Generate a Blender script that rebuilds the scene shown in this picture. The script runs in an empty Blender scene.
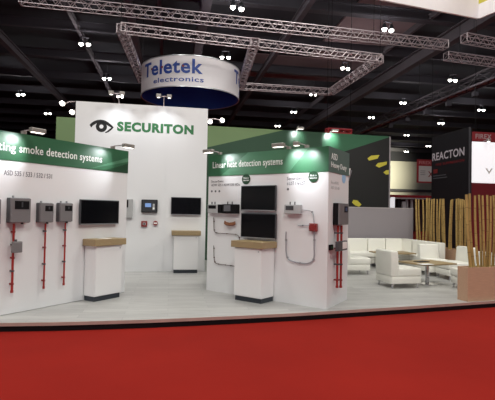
import bpy, bmesh, math, random
from mathutils import Vector, Matrix
random.seed(7)
PI = math.pi
S = bpy.context.scene
COL = S.collection

# ------------------------------------------------------------------ camera model
F = 460.0; CX, CY = 247.5, 200.0
PITCH = math.atan(11.0 / F); ROLL = math.radians(1.1)
PZ = 0.12                      # top of the booth platform
CZ = 1.72                      # eye height
CAM = Vector((0, 0, CZ))
_f = Vector((0, math.cos(PITCH), math.sin(PITCH)))
_r0 = Vector((1, 0, 0)); _u0 = _r0.cross(_f)
# image content turned clockwise by ROLL = camera rolled anticlockwise
_r = _r0 * math.cos(ROLL) + _u0 * math.sin(ROLL)
_u = -_r0 * math.sin(ROLL) + _u0 * math.cos(ROLL)
def ray(px, py):
    return _f + _r * ((px - CX) / F) - _u * ((py - CY) / F)
def at_z(px, py, z):
    d = ray(px, py); return CAM + d * ((z - CZ) / d.z)
def at_D(px, py, D):
    d = ray(px, py); return CAM + d * (D / d.y)
def at_pl(px, py, p, n):
    d = ray(px, py); return CAM + d * ((p - CAM).dot(n) / d.dot(n))

cam = bpy.data.cameras.new('camera'); co = bpy.data.objects.new('camera', cam); COL.objects.link(co)
cam.sensor_width = 36; cam.lens = F / 495 * 36; cam.clip_end = 400
co.matrix_world = Matrix.Translation(CAM) @ Matrix((_r, _u, -_f)).transposed().to_4x4()
S.camera = co
S.view_settings.view_transform = 'Standard'; S.view_settings.look = 'None'
S.view_settings.gamma = 1; S.view_settings.exposure = 0.0; S.view_settings.use_curve_mapping = False

# ------------------------------------------------------------------ materials
def lin(c): return tuple(((x / 255) / 12.92 if x / 255 <= .04045 else ((x / 255 + .055) / 1.055) ** 2.4) for x in c) + (1,)
MC = {}
def mat(name, rgb, rough=.6, metal=0, noise=0, nscale=8, emit=0, stretch=None, spec=.5, bump=0):
    if name in MC: return MC[name]
    m = bpy.data.materials.new(name); m.use_nodes = True
    nt = m.node_tree; b = nt.nodes['Principled BSDF']
    c = lin(rgb)
    b.inputs['Base Color'].default_value = c; b.inputs['Roughness'].default_value = rough
    b.inputs['Metallic'].default_value = metal; b.inputs['Specular IOR Level'].default_value = spec
    if emit:
        b.inputs['Emission Color'].default_value = c; b.inputs['Emission Strength'].default_value = emit
    if noise or bump:
        tc = nt.nodes.new('ShaderNodeTexCoord'); mp = nt.nodes.new('ShaderNodeMapping'); nz = nt.nodes.new('ShaderNodeTexNoise')
        if stretch: mp.inputs['Scale'].default_value = stretch
        nz.inputs['Scale'].default_value = nscale; nz.inputs['Detail'].default_value = 5
        nt.links.new(tc.outputs['Object'], mp.inputs['Vector']); nt.links.new(mp.outputs['Vector'], nz.inputs['Vector'])
    if noise:
        mx = nt.nodes.new('ShaderNodeMix'); mx.data_type = 'RGBA'
        lo = tuple(max(0, x * (1 - noise)) for x in c[:3]) + (1,); hi = tuple(min(1, x * (1 + noise)) for x in c[:3]) + (1,)
        mx.inputs[6].default_value = lo; mx.inputs[7].default_value = hi
        nt.links.new(nz.outputs['Fac'], mx.inputs[0]); nt.links.new(mx.outputs[2], b.inputs['Base Color'])
    if bump:
        bp = nt.nodes.new('ShaderNodeBump'); bp.inputs['Strength'].default_value = bump; bp.inputs['Distance'].default_value = .01
        nt.links.new(nz.outputs['Fac'], bp.inputs['Height']); nt.links.new(bp.outputs['Normal'], b.inputs['Normal'])
    MC[name] = m; return m
WHITE = mat('white_laminate', (226, 225, 226), .45, noise=.02, nscale=2)
WALLW = mat('white_wall_panel', (222, 222, 224), .6, noise=.02, nscale=1.5)
PANELW = mat('white_board', (232, 230, 226), .5, noise=.02, nscale=1)
OAK = mat('light_oak', (152, 132, 98), .5, noise=.22, nscale=5, stretch=(2, 12, 12))
OAKP = mat('planter_oak', (184, 150, 124), .5, noise=.16, nscale=4, stretch=(1.5, 8, 14))
PLINTH = mat('plinth_charcoal', (44, 50, 58), .5, noise=.1)
BLK = mat('black_gloss_screen', (7, 8, 12), .2, noise=.1, nscale=2, spec=.18)
BLKM = mat('black_plastic', (12, 12, 15), .5, noise=.1, spec=.2)
DARKFR = mat('dark_bezel', (58, 60, 64), .4)
SILV = mat('silver_trim', (165, 168, 172), .3, .7)
GREYD = mat('grey_detector_housing', (112, 110, 112), .5, noise=.06)
GREYL = mat('pale_grey_housing', (170, 172, 174), .5, noise=.05)
GREYS = mat('housing_side', (70, 70, 74), .5, noise=.05)
REDP = mat('red_pipe', (150, 36, 30), .45, noise=.08)
REDB = mat('red_box', (130, 34, 32), .45, noise=.06)
CHROME = mat('chrome', (205, 205, 208), .15, 1)
STEEL = mat('truss_aluminium', (190, 178, 182), .42, .55, noise=.1)
LAMPH = mat('lamp_housing', (150, 145, 140), .4, .4, noise=.08)
GREEN = mat('banner_green', (50, 96, 68), .36, noise=.08, nscale=1.2)
GREENL = mat('banner_pale_green', (78, 124, 96), .36, noise=.06, nscale=1.2)
GREEND = mat('banner_dark_green', (32, 66, 44), .38, noise=.08, nscale=1.2)
SLATE = mat('slate_green', (84, 104, 98), .55, noise=.05)
OLIVE = mat('olive_green', (104, 128, 86), .6, noise=.1, nscale=.8)
NIGHT = mat('near_black_panel', (18, 19, 18), .6, noise=.15, nscale=.8)
YEL = mat('yellow_patch', (190, 180, 62), .6, noise=.1)
TXG = mat('letter_green', (44, 112, 66), .5, noise=.05)
TXW = mat('letter_white', (235, 238, 236), .5, noise=.02)
TXK = mat('letter_grey', (96, 98, 104), .6, noise=.03)
TXB = mat('logo_black', (10, 12, 13), .7, noise=.05)
BLUET = mat('letter_blue', (30, 66, 150), .5, noise=.05)
BLUEI = mat('drum_blue_lining', (60, 112, 224), .7, noise=.06)
DRUMW = mat('drum_white_fabric', (226, 222, 226), .75, noise=.03)
PALEB = mat('pale_blue_sticker', (150, 190, 226), .5, noise=.04)
LEATH = mat('white_leatherette', (232, 230, 222), .42, noise=.025, nscale=3)
PIPEG = mat('galvanised_conduit', (168, 170, 178), .35, .6)
COPPER = mat('brown_cable_coil', (126, 78, 50), .45, noise=.15, nscale=20)
CABLE = mat('dark_cable', (84, 66, 60), .5)
GPANEL = mat('grey_partition', (142, 136, 140), .6, noise=.04, nscale=1)
BAM = mat('bamboo', (166, 138, 82), .45, noise=.3, nscale=5, stretch=(3, 3, .7))
BAMN = mat('bamboo_node', (134, 108, 64), .6, noise=.15)
PAPER = mat('white_paper', (235, 235, 232), .6, noise=.01)
ROOF = mat('roof_deck', (50, 50, 56), .9, noise=.25, nscale=.2)
ROOFP = mat('roof_rust_panel', (150, 128, 130), .9, noise=.4, nscale=.35)
BEAM = mat('roof_beam_paint', (94, 88, 93), .8, noise=.15, nscale=.6)
BEAMK = mat('purlin_dark_paint', (74, 72, 78), .8, noise=.15, nscale=.6)
CREAM = mat('cream_hall_wall', (190, 186, 176), .8, noise=.05, nscale=.2)
FASC = mat('red_fascia', (170, 34, 44), .5, noise=.06)
SIGNR = mat('sign_red', (140, 34, 40), .6, noise=.06)
MAROON = mat('maroon_wall', (110, 16, 26), .55, noise=.08)
TOWERK = mat('tower_black', (11, 10, 17), .6, noise=.1)
LAMP = mat('lamp_glow', (255, 250, 240), .5, emit=14)
LAMPS = mat('spot_glow', (255, 250, 240), .5, emit=3)
SCREENB = mat('blue_lcd', (110, 140, 190), .4, emit=.5)
BAKEDLIT = mat('white_panel_baked_light', (246, 246, 250), .5, emit=.62)  # emission stands in for light falling on plain white panels
RUBBER = mat('rubber_black', (20, 20, 20), .8)

def carpet():
    m = mat('red_carpet', (150, 36, 27), .95, spec=.1)
    nt = m.node_tree; b = nt.nodes['Principled BSDF']
    tc = nt.nodes.new('ShaderNodeTexCoord')
    n1 = nt.nodes.new('ShaderNodeTexNoise'); n1.inputs['Scale'].default_value = 140; n1.inputs['Detail'].default_value = 3
    n2 = nt.nodes.new('ShaderNodeTexNoise'); n2.inputs['Scale'].default_value = .7; n2.inputs['Detail'].default_value = 4
    ad = nt.nodes.new('ShaderNodeMath'); ad.operation = 'ADD'
    ml = nt.nodes.new('ShaderNodeMath'); ml.operation = 'MULTIPLY'; ml.inputs[1].default_value = .5
    r = nt.nodes.new('ShaderNodeValToRGB')
    r.color_ramp.elements[0].position = .3; r.color_ramp.elements[0].color = lin((124, 24, 18))
    r.color_ramp.elements[1].position = .7; r.color_ramp.elements[1].color = lin((142, 31, 23))
    nt.links.new(tc.outputs['Object'], n1.inputs['Vector']); nt.links.new(tc.outputs['Object'], n2.inputs['Vector'])
    nt.links.new(n1.outputs['Fac'], ad.inputs[0]); nt.links.new(n2.outputs['Fac'], ad.inputs[1])
    nt.links.new(ad.outputs[0], ml.inputs[0]); nt.links.new(ml.outputs[0], r.inputs['Fac']); nt.links.new(r.outputs['Color'], b.inputs['Base Color'])
    return m
CARPET = carpet()
def laminate():
    m = mat('pale_grey_laminate', (176, 178, 180), .34, spec=.5)
    nt = m.node_tree; b = nt.nodes['Principled BSDF']
    tc = nt.nodes.new('ShaderNodeTexCoord'); mp = nt.nodes.new('ShaderNodeMapping')
    mp.inputs['Rotation'].default_value = (0, 0, math.radians(-9.5))
    br = nt.nodes.new('ShaderNodeTexBrick'); br.inputs['Scale'].default_value = 1
    br.inputs['Brick Width'].default_value = 1.3; br.inputs['Row Height'].default_value = .19; br.inputs['Mortar Size'].default_value = .0025
    br.inputs['Color1'].default_value = lin((186, 185, 183)); br.inputs['Color2'].default_value = lin((168, 167, 166)); br.inputs['Mortar'].default_value = lin((140, 142, 144))
    mp2 = nt.nodes.new('ShaderNodeMapping'); mp2.inputs['Scale'].default_value = (1.2, 9, 1); mp2.inputs['Rotation'].default_value = (0, 0, math.radians(-9.5))
    nz = nt.nodes.new('ShaderNodeTexNoise'); nz.inputs['Scale'].default_value = 2.4; nz.inputs['Detail'].default_value = 6
    mx = nt.nodes.new('ShaderNodeMix'); mx.data_type = 'RGBA'; mx.blend_type = 'MULTIPLY'; mx.inputs[0].default_value = .55
    r = nt.nodes.new('ShaderNodeValToRGB')
    r.color_ramp.elements[0].position = .3; r.color_ramp.elements[0].color = (.62, .62, .63, 1)
    r.color_ramp.elements[1].position = .72; r.color_ramp.elements[1].color = (1, 1, 1, 1)
    nt.links.new(tc.outputs['Object'], mp.inputs[0]); nt.links.new(mp.outputs[0], br.inputs['Vector'])
    nt.links.new(tc.outputs['Object'], mp2.inputs[0]); nt.links.new(mp2.outputs[0], nz.inputs['Vector'])
    nt.links.new(nz.outputs['Fac'], r.inputs['Fac']); nt.links.new(br.outputs['Color'], mx.inputs[6]); nt.links.new(r.outputs['Color'], mx.inputs[7])
    nt.links.new(mx.outputs[2], b.inputs['Base Color'])
    return m
LAMI = laminate()

# ------------------------------------------------------------------ mesh helpers
class MB:
    def __init__(s): s.bm = bmesh.new()
    def box(s, x0, x1, y0, y1, z0, z1, bev=0, seg=2):
        g = bmesh.ops.create_cube(s.bm, size=1)['verts']
        for v in g: v.co = Vector((x0 + (v.co.x + .5) * (x1 - x0), y0 + (v.co.y + .5) * (y1 - y0), z0 + (v.co.z + .5) * (z1 - z0)))
        if bev:
            es = list({e for v in g for e in v.link_edges})
            bmesh.ops.bevel(s.bm, geom=es, offset=bev, segments=seg, affect='EDGES', profile=.5)
        return s
    def cyl(s, p0, p1, r0, r1=None, n=12):
        r1 = r0 if r1 is None else r1
        p0, p1 = Vector(p0), Vector(p1); d = p1 - p0; L = d.length
        q = d.to_track_quat('Z', 'Y').to_matrix().to_4x4()
        bmesh.ops.create_cone(s.bm, cap_ends=True, segments=n, radius1=r0, radius2=max(r1, 1e-5), depth=L, matrix=Matrix.Translation((p0 + p1) / 2) @ q)
        return s
    def sph(s, c, r, sc=(1, 1, 1)):
        bmesh.ops.create_uvsphere(s.bm, u_segments=12, v_segments=8, radius=r, matrix=Matrix.Translation(c) @ Matrix.Diagonal((*sc, 1)))
        return s
    def tube(s, pts, r, n=8, closed=False):
        pts = [Vector(p) for p in pts]; rings = []
        up = None
        for i, p in enumerate(pts):
            a = pts[max(i - 1, 0)]; b = pts[min(i + 1, len(pts) - 1)]
            t = (b - a).normalized()
            if up is None:
                up = Vector((0, 0, 1)) if abs(t.z) < .9 else Vector((1, 0, 0))
            x = t.cross(up).normalized(); y = x.cross(t).normalized(); up = y
            rings.append([s.bm.verts.new(p + x * (r * math.cos(2 * PI * k / n)) + y * (r * math.sin(2 * PI * k / n))) for k in range(n)])
        for a, b in zip(rings, rings[1:]):
            for k in range(n): s.bm.faces.new((a[k], a[(k + 1) % n], b[(k + 1) % n], b[k]))
        s.bm.faces.new(rings[0][::-1]); s.bm.faces.new(rings[-1])
        return s
    def prism(s, pts, off):
        """polygon pts (3D) extruded by vector off"""
        off = Vector(off); a = [s.bm.verts.new(Vector(p)) for p in pts]; b = [s.bm.verts.new(Vector(p) + off) for p in pts]
        n = len(pts)
        s.bm.faces.new(a); s.bm.faces.new(b[::-1])
        for i in range(n): s.bm.faces.new((a[i], b[i], b[(i + 1) % n], a[(i + 1) % n]))
        return s
    def build(s, name, m, parent=None, loc=None, rz=None, smooth=False):
        bmesh.ops.recalc_face_normals(s.bm, faces=s.bm.faces)
        me = bpy.data.meshes.new(name); s.bm.to_mesh(me); s.bm.free(); me.materials.append(m)
        if smooth:
            for p in me.polygons: p.use_smooth = True
            try: me.set_sharp_from_angle(angle=math.radians(40))
            except Exception: pass
        o = bpy.data.objects.new(name, me); COL.objects.link(o)
        if parent: o.parent = parent
        if loc is not None: o.location = loc
        if rz is not None: o.rotation_euler.z = rz
        return o
def tag(o, label, cat, group=None, kind=None):
    if label: o['label'] = label
    if cat: o['category'] = cat
    if group: o['group'] = group
    if kind: o['kind'] = kind
    return o
def struct(o): o['kind'] = 'structure'; return o
def empty(name, label, cat, loc=(0, 0, 0), rz=0, group=None):
    o = bpy.data.objects.new(name, None); COL.objects.link(o); o.location = loc; o.rotation_euler.z = rz
    o.empty_display_size = .1
    return tag(o, label, cat, group)
def copy_tree(o, parent=None):
    c = o.copy(); COL.objects.link(c); c.parent = parent
    for ch in [q for q in KIDS.get(o.name, [])]: copy_tree(ch, c)
    return c
KIDS = {}
def index_kids(o):
    ch = [q for q in COL.objects if q.parent == o]; KIDS[o.name] = ch
    for q in ch: index_kids(q)

def text_polys(s, bold=0.0, ext=.004):
    cu = bpy.data.curves.new('t', 'FONT'); cu.body = s; cu.size = 1; cu.offset = bold; cu.space_character = 1.04 + abs(bold) * 1.6; cu.extrude = .5; cu.resolution_u = 3
    o = bpy.data.objects.new('t', cu); COL.objects.link(o)
    bpy.context.view_layer.update()
    me = bpy.data.meshes.new_from_object(o.evaluated_get(bpy.context.evaluated_depsgraph_get()))
    bpy.data.objects.remove(o); bpy.data.curves.remove(cu)
    return me
def text_on(s, name, m, parent, x0, x1, z0, z1, y=-.004, bold=.0, slant=0, mapf=None):
    """lettering fitted to a box in the parent's x/z plane, facing -y; slightly raised"""
    me = text_polys(s, bold)
    xs = [v.co.x for v in me.vertices]; ys = [v.co.y for v in me.vertices]
    ax, bx, ay, by = min(xs), max(xs), min(ys), max(ys)
    bm = bmesh.new(); bm.from_mesh(me); bpy.data.meshes.remove(me)
    if mapf:
        for _ in range(1):
            bmesh.ops.subdivide_edges(bm, edges=[e for e in bm.edges if e.calc_length() > .15 and abs(e.verts[0].co.z - e.verts[1].co.z) < .1], cuts=2)
        bmesh.ops.triangulate(bm, faces=bm.faces)
    for v in bm.verts:
        x = x0 + (v.co.x - ax) / (bx - ax) * (x1 - x0); z = z0 + (v.co.y - ay) / (by - ay) * (z1 - z0)
        back = 0 if v.co.z > 0 else .003
        v.co = mapf(x, z, back) if mapf else Vector((x, y + back, z))
    me2 = bpy.data.meshes.new(name); bm.to_mesh(me2); bm.free(); me2.materials.append(m)
    o = bpy.data.objects.new(name, me2); COL.objects.link(o); o.parent = parent
    return o

# ------------------------------------------------------------------ wall frames
class Wall:
    """vertical face: origin a, running towards b; local x along it, local -y out of it towards the viewer"""
    def __init__(s, a, b, z=PZ):
        s.a = Vector((a[0], a[1], z)); b = Vector((b[0], b[1], z))
        s.d = (b - s.a).normalized(); s.L = (b - s.a).length
        s.out = Vector((s.d.y, -s.d.x, 0)); s.rz = math.atan2(s.d.y, s.d.x)
    def on(s, px, py, off=0):
        p = at_pl(px, py, s.a + s.out * off, s.out); return ((p - s.a).dot(s.d), p.z)
    def P(s, x, z, off=0): return s.a + s.d * x + s.out * off + Vector((0, 0, z - s.a.z))
    def loc(s, x, off=0, z=None): return s.P(x, s.a.z if z is None else z, off)
def fl(px, py): return at_z(px, py, PZ)

W1 = Wall(fl(0, 316), fl(124.6, 292.3))
W2 = Wall(fl(206.3, 290), fl(326.6, 309.5))
_c = fl(326.6, 309.5)
W3 = Wall(_c, fl(347, 299.6))
WB = Wall(at_D(70.5, 268, 11.5), fl(204.5, 271.2))
WG = Wall(at_D(52.5, 250, 13.8), at_D(388, 250, 16.2))
WTOP = PZ + 2.72 - .0

# ------------------------------------------------------------------ hall setting
uA = Vector((.986, .165, 0)); vA = Vector((-.165, .986, 0)); HRZ = math.radians(9.5)
def H(a, b, z): return uA * a + vA * b + Vector((0, 0, z))
def toH(p): return p.dot(uA), p.dot(vA)
fb = MB(); fb.box(-75, 75, -14, 86, -.3, 0); fl_o = struct(fb.build('floor', CARPET, rz=HRZ))
struct(MB().box(-75, 75, -14, 87, 15.2, 15.5).build('ceiling', ROOF, rz=HRZ))
struct(MB().box(-75, 75, 86, 86.4, 0, 15.3).build('wall_back', CREAM, rz=HRZ))
struct(MB().box(-75.4, -75, -14, 86, 0, 15.3).build('wall_left', ROOF, rz=HRZ))
struct(MB().box(75, 75.4, -14, 86, 0, 15.3).build('wall_right', ROOF, rz=HRZ))
# upper part of the back wall is dark
k = [1]
def trimbox(a0, a1, b0, b1, z0, z1, m):
    o = MB().box(a0, a1, b0, b1, z0, z1).build('trim_%d' % k[0], m, rz=HRZ); k[0] += 1; return struct(o)
trimbox(-75, 75, 85.6, 86, 12.3, 15.2, ROOF)
trimbox(-75, 24, 85.5, 86, 0, 12.3, ROOF)
trimbox(-75, 75, 85.5, 86, 6.2, 6.7, BEAMK)
# main beams along the hall axis (slope towards the far left): flanges and web
for px, py, zz, w, h in ((128, 8, 12.6, .35, .5), (206, 8, 12.8, .55, .7), (310, 5, 12.9, .32, .45), (480, 27, 12.7, .55, .8), (30, 70, 13.0, .4, .5), (160, 20, 13.6, .2, .3), (88, 50, 13.6, .2, .3), (430, 20, 13.8, .2, .3)):
    a, b = toH(at_z(px, py, zz))
    mb = MB(); mb.box(a - w / 2, a + w / 2, 6, 85.5, zz, zz + .08); mb.box(a - .06, a + .06, 6, 85.5, zz + .08, zz + h); mb.box(a - w / 2, a + w / 2, 6, 85.5, zz + h, zz + h + .08)
    struct(mb.build('trim_%d' % k[0], BEAM, rz=HRZ)); k[0] += 1
# cross beams
for i in range(11):
    b = 20 + i * 6.2; zz = 13.7
    w = .5 if i % 2 == 1 else .22
    mb = MB(); mb.box(-60, 60, b - w / 2, b + w / 2, zz, zz + .1); mb.box(-60, 60, b - .05, b + .05, zz + .1, zz + .6); mb.box(-60, 60, b - w / 2, b + w / 2, zz + .6, zz + .66)
    struct(mb.build('trim_%d' % k[0], BEAMK, rz=HRZ)); k[0] += 1
# tie from roof to beams
# rust coloured roof panels
a0, b0 = toH(at_z(385, 5, 15.1)); a1, b1 = toH(at_z(358, 78, 15.1))
trimbox(a0 - 1.8, a0 + 3.6, 24, 44, 15.05, 15.19, ROOFP)
a0, b0 = toH(at_z(300, 68, 15.1)); trimbox(a0 - 5.5, a0 + 4.5, b0 - 3.4, b0 + 3.0, 14.9, 15.0, ROOFP)
# lattice girder on the right with services hanging
def lattice(mb, A, B, w=.3, r=.02, rb=.016, step=.27, up=Vector((0, 0, 1))):
    A, B = Vector(A), Vector(B); d = (B - A).normalized(); L = (B - A).length
    x = d.cross(up).normalized() * (w / 2); y = up * (w / 2)
    cor = [x + y, -x + y, -x - y, x - y]
    for c in cor: mb.cyl(A + c, B + c, r, n=6)
    n = max(2, int(round(L / (step or w * 1.05))))
    for i in range(n):
        t0 = A + d * (L * i / n); t1 = A + d * (L * (i + 1) / n)
        for q in range(4):
            c0, c1 = cor[q], cor[(q + 1) % 4]
            if (i + q) % 2: c0, c1 = c1, c0
            mb.cyl(t0 + c0, t1 + c1, rb, n=4)
    for t in (A, B):
        for q in range(4): mb.cyl(t + cor[q], t + cor[(q + 1) % 4], r * .8, n=5)
    return mb
gi = empty('roof_girder', 'long pinkish lattice girder crossing high at right under the dark roof, services hanging below', 'girder')
pa = at_z(492, 80, 12.2); pb = at_z(385, 128, 12.2)
a, _b = toH((pa + pb) / 2)
pa = H(a, toH(pa)[1] - 5, 12.9); pb = H(a, 80, 12.9)
lattice(MB(), pa, pb, .9, .09, .04, step=1.4).build('lattice', BEAM, gi)
MB().prism([pa + uA * -.42 + Vector((0, 0, -.4)), pa + uA * .42 + Vector((0, 0, -.4)), pb + uA * .42 + Vector((0, 0, -.4)), pb + uA * -.42 + Vector((0, 0, -.4))], (0, 0, .04)).build('cable_tray', mat('cable_tray_metal', (190, 160, 158), .7, noise=.3, nscale=.8), gi)
for i in range(6):
    p = pa.lerp(pb, .08 + i * .07)
    mb = MB().cyl(p + Vector((0, 0, -.4)), p + Vector((0, 0, -.9)), .04, n=6); mb.box(p.x - .2, p.x + .2, p.y - .2, p.y + .2, p.z - 1.2, p.z - .85)
    mb.build('hanging_fitting', BEAMK, gi)

# twin hall lamps
LIGHTS = [
 ((81, 43.6), (88.5, 44), 'left of the left truss arm, nearest of the lamps over the left wall'),
 ((104, 78.2), (109.7, 78.3), 'just above the twin spotlight at the top of the white logo wall'),
 ((18.2, 94.5), (23.3, 94.3), 'low over the far left of the dark hall roof'),
 ((45.7, 113.3), (50.1, 113.3), 'lowest one at left, beside the olive green wall corner'),
 ((118.0, 96.2), (122.2, 96.4), 'just at the top edge of the white logo wall'),
 ((233, 6.8), (241.5, 8.5), 'at the top of the picture right of centre, nearest of all'),
 ((222, 57), (228.6, 57.2), 'just behind the upper right rim of the round hanging sign'),
 ((342.6, 67.7), (348, 68.5), 'inside the right half of the square truss'),
 ((311, 94), (315.5, 94.2), 'directly under the rear chord of the square truss'),
 ((291.6, 111.6), (295.6, 111.7), 'below the square truss, second row above the green wall'),
 ((276, 125.6), (279.5, 125.8), 'just above the top edge of the dark green wall'),
 ((401, 102.4), (405, 102.6), 'right of centre, left of the pinkish girder, upper one'),
 ((369.4, 117.2), (373.3, 117.3), 'above the right end of the green wall, second lowest'),
 ((344, 130.4), (347.5, 130.5), 'low over the red rail behind the green wall'),
 ((405, 134.8), (408.2, 134.9), 'right of the green wall corner, upper of two'),
 ((405, 151.3), (407.8, 151.4), 'lowest one at right, just above the cream far wall'),
 ((427, 145.8), (430, 145.9), 'low one left of the black tower lettering'),
 ((384.4, 28.8), (391.4, 30), 'above the upper truss below the rust coloured roof strip'),
 ((450, 79.8), (455.4, 80.2), 'high at right between the two diagonal beams'),
 ((479, 109.7), (483.5, 109.9), 'at the far right under the pinkish girder'),
 ((439, 123), (443, 123.1), 'above the black tower, left one'),
 ((457.5, 138), (460.6, 138.1), 'just above the black tower lettering'),
]
lampproto = None
for (p0, p1, desc) in LIGHTS:
    A = at_z(p0[0], p0[1], 12.6); B_ = at_z(p1[0], p1[1], 12.6)
    c = (A + B_) / 2; L = (B_ - A).length; rz = math.atan2((B_ - A).y, (B_ - A).x)
    if lampproto is None:
        r = empty('ceiling_light', 'x', 'ceiling light', group='twin hall lamps under the roof')
        for sx in (-1, 1):
            x = sx * .3
            h = MB(); h.cyl((x, 0, .10), (x, 0, .38), .2, .08, n=14); h.cyl((x, 0, .05), (x, 0, .12), .21, .2, n=14); h.build('reflector', DARKFR, r)
            MB().sph((x, 0, .05), .175, (1, 1, .9)).build('bulb', LAMP, r, smooth=True)
        MB().box(-.4, .4, -.03, .03, .45, .52).cyl((0, 0, .5), (0, 0, 1.25), .02, n=6).build('bracket', BEAMK, r)
        index_kids(r); lampproto = r; o = r
    else:
        o = copy_tree(lampproto)
    o.location = (c.x, c.y, 12.55); o.rotation_euler.z = rz; s = L / .6; o.scale = (s, s, 1)
    o['label'] = ('twin lamp ' + desc)

# trusses
zT = 8.4
tr = empty('square_truss', 'square rig of aluminium lattice truss hung around the round white sign', 'truss')
c1 = at_z(121, 28, zT); c2 = at_z(380, 59, zT); c3 = at_z(331, 92, zT); c4 = at_z(142, 80, zT)
m1 = at_z(255, 42, zT); m2 = at_z(241, 86, zT)
lattice(MB(), c1, c2, .31, .021, .015).build('front_truss', STEEL, tr)
lattice(MB(), c2, c3, .31, .021, .015).build('side_truss', STEEL, tr)
lattice(MB(), c3, c4, .31, .021, .015).build('rear_truss', STEEL, tr)
lattice(MB(), c4, c1, .31, .021, .015).build('side_truss', STEEL, tr)
lattice(MB(), m1, m2, .31, .021, .015).build('cross_truss', STEEL, tr)
for c in (c1, c2, c3, c4):
    MB().cyl(c, (c.x, c.y, 13.7), .012, n=5).build('hanging_wire', BLKM, tr)
zU = 9.6
def longtruss(p0, p1, label):
    t = empty('roof_truss', label, 'truss')
    A = at_z(*p0, zU); B_ = at_z(*p1, zU)
    lattice(MB(), A, B_, .36, .021, .015).build('lattice', STEEL, t)
    for f in (.2, .8):
        p = A.lerp(B_, f); MB().cyl(p, (p.x, p.y, 13.7), .012, n=5).build('hanging_wire', BLKM, t)
longtruss((20, -1), (446, 45), 'long aluminium truss running across above the square rig, touching the top edge at left')
longtruss((446, 56), (512, 65), 'short aluminium truss at far right, lower of the two beyond the long one')
longtruss((464, 38), (512, 47), 'short aluminium truss at far right, upper one below the white banner')

# round hanging sign
DD = 21.5
dc = at_D(190.6, 97.5, DD); R_ = .1057 * DD; zb = dc.z - .08; zt = zb + .062 * DD
dr = empty('hanging_drum_sign', 'large round white hanging sign with blue lettering and blue inside', 'hanging sign', (dc.x, dc.y, zb))
def ring(r0, r1, z0, z1, n=72):
    mb = MB(); bm = mb.bm; P = []
    for i in range(n):
        a = 2 * PI * i / n; c, s_ = math.cos(a), math.sin(a)
        P.append([bm.verts.new((r * c, r * s_, z)) for r, z in ((r0, z0), (r1, z0), (r1, z1), (r0, z1))])
    for i in range(n):
        a, b = P[i], P[(i + 1) % n]
        for q in range(4): bm.faces.new((a[q], b[q], b[(q + 1) % 4], a[(q + 1) % 4]))
    return mb
hD = zt - zb
ring(R_ - .03, R_, 0, hD).build('outer_fabric', DRUMW, dr, smooth=True)
ring(R_ - .06, R_ - .031, .01, hD - .01).build('inner_lining', BLUEI, dr, smooth=True)
MB().cyl((0, 0, hD - .06), (0, 0, hD - .03), R_ - .061, n=72).build('top_lining', BLUEI, dr)
ring(R_ - .005, R_ + .012, hD - .03, hD + .01).build('rim', SILV, dr, smooth=True)
ring(R_ - .005, R_ + .012, -.02, .02).build('rim', SILV, dr, smooth=True)
for a in (0.6, 2.2, 3.9, 5.4):
    x, y = (R_ - .3) * math.cos(a), (R_ - .3) * math.sin(a)
    MB().cyl((x, y, hD - .04), (x, y, zT - zb), .01, n=5).build('hanging_wire', BLKM, dr)
vd = Vector((dc.x, dc.y, 0)).normalized(); va = math.atan2(-vd.y, -vd.x)
def drummap(off):
    def f(x, z, back=0):
        a = va + x; r = R_ + off - back; return Vector((r * math.cos(a), r * math.sin(a), z))
    return f
def dang(px): return math.asin(max(-1, min(1, (px - 190.6) / 48.6)))
for rep in (0, 1, 2):
    sh = rep * 2 * PI / 3
    text_on('Teletek', 'lettering', BLUET, dr, sh + dang(147.5), sh + dang(201), hD * .41, hD * .88, mapf=drummap(.012), bold=.025)
    text_on('electronics', 'lettering', BLUET, dr, sh + dang(156.5), sh + dang(202), hD * .15, hD * .31, mapf=drummap(.012), bold=.012)
    for fx in (.20, .40, .72):   # red dots on the letters e
        a0_ = dang(147.5); a1_ = dang(201); a = va + sh + a0_ + (a1_ - a0_) * fx
        r = R_ + .016; c = Vector((r * math.cos(a), r * math.sin(a), hD * .64)); nn = Vector((math.cos(a), math.sin(a), 0))
        MB().cyl(c, c + nn * .008, .05, n=10).build('red_dot', REDB, dr)

# hanging white fabric banner, top right
bn = empty('hanging_fabric_banner', 'white fabric banner ring with yellow edge hanging at the top right corner', 'banner')
zbn = 6.6
pA = at_z(362, -4, zbn); pB = at_z(478.5, 18.5, zbn); pC = pB + (at_z(497, 11, zbn) - pB).normalized() * 3.2
pA = pB + (pA - pB).normalized() * 4.6
def panel(mb, P0, P1, z0, z1, t):
    d = (P1 - P0).normalized(); n = Vector((d.y, -d.x, 0)) * t
    mb.prism([Vector((P0.x, P0.y, z0)), Vector((P1.x, P1.y, z0)), Vector((P1.x, P1.y, z1)), Vector((P0.x, P0.y, z1))], n); return mb
panel(MB(), pA, pB, zbn, zbn + 1.6, -.05).build('fabric_panel', DRUMW, bn)
panel(MB(), pB, pC, zbn, zbn + .36, -.05).build('fabric_panel', DRUMW, bn)
tag(panel(MB(), pB, pC, zbn + .36, zbn + 1.6, -.05).build('fabric_panel', YEL, bn), 'yellow upper fabric panel', None)
for p in (pA, pB, pC): MB().cyl((p.x, p.y, zbn + 1.55), (p.x, p.y, 13.6), .012, n=5).build('hanging_wire', BLKM, bn)

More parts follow.
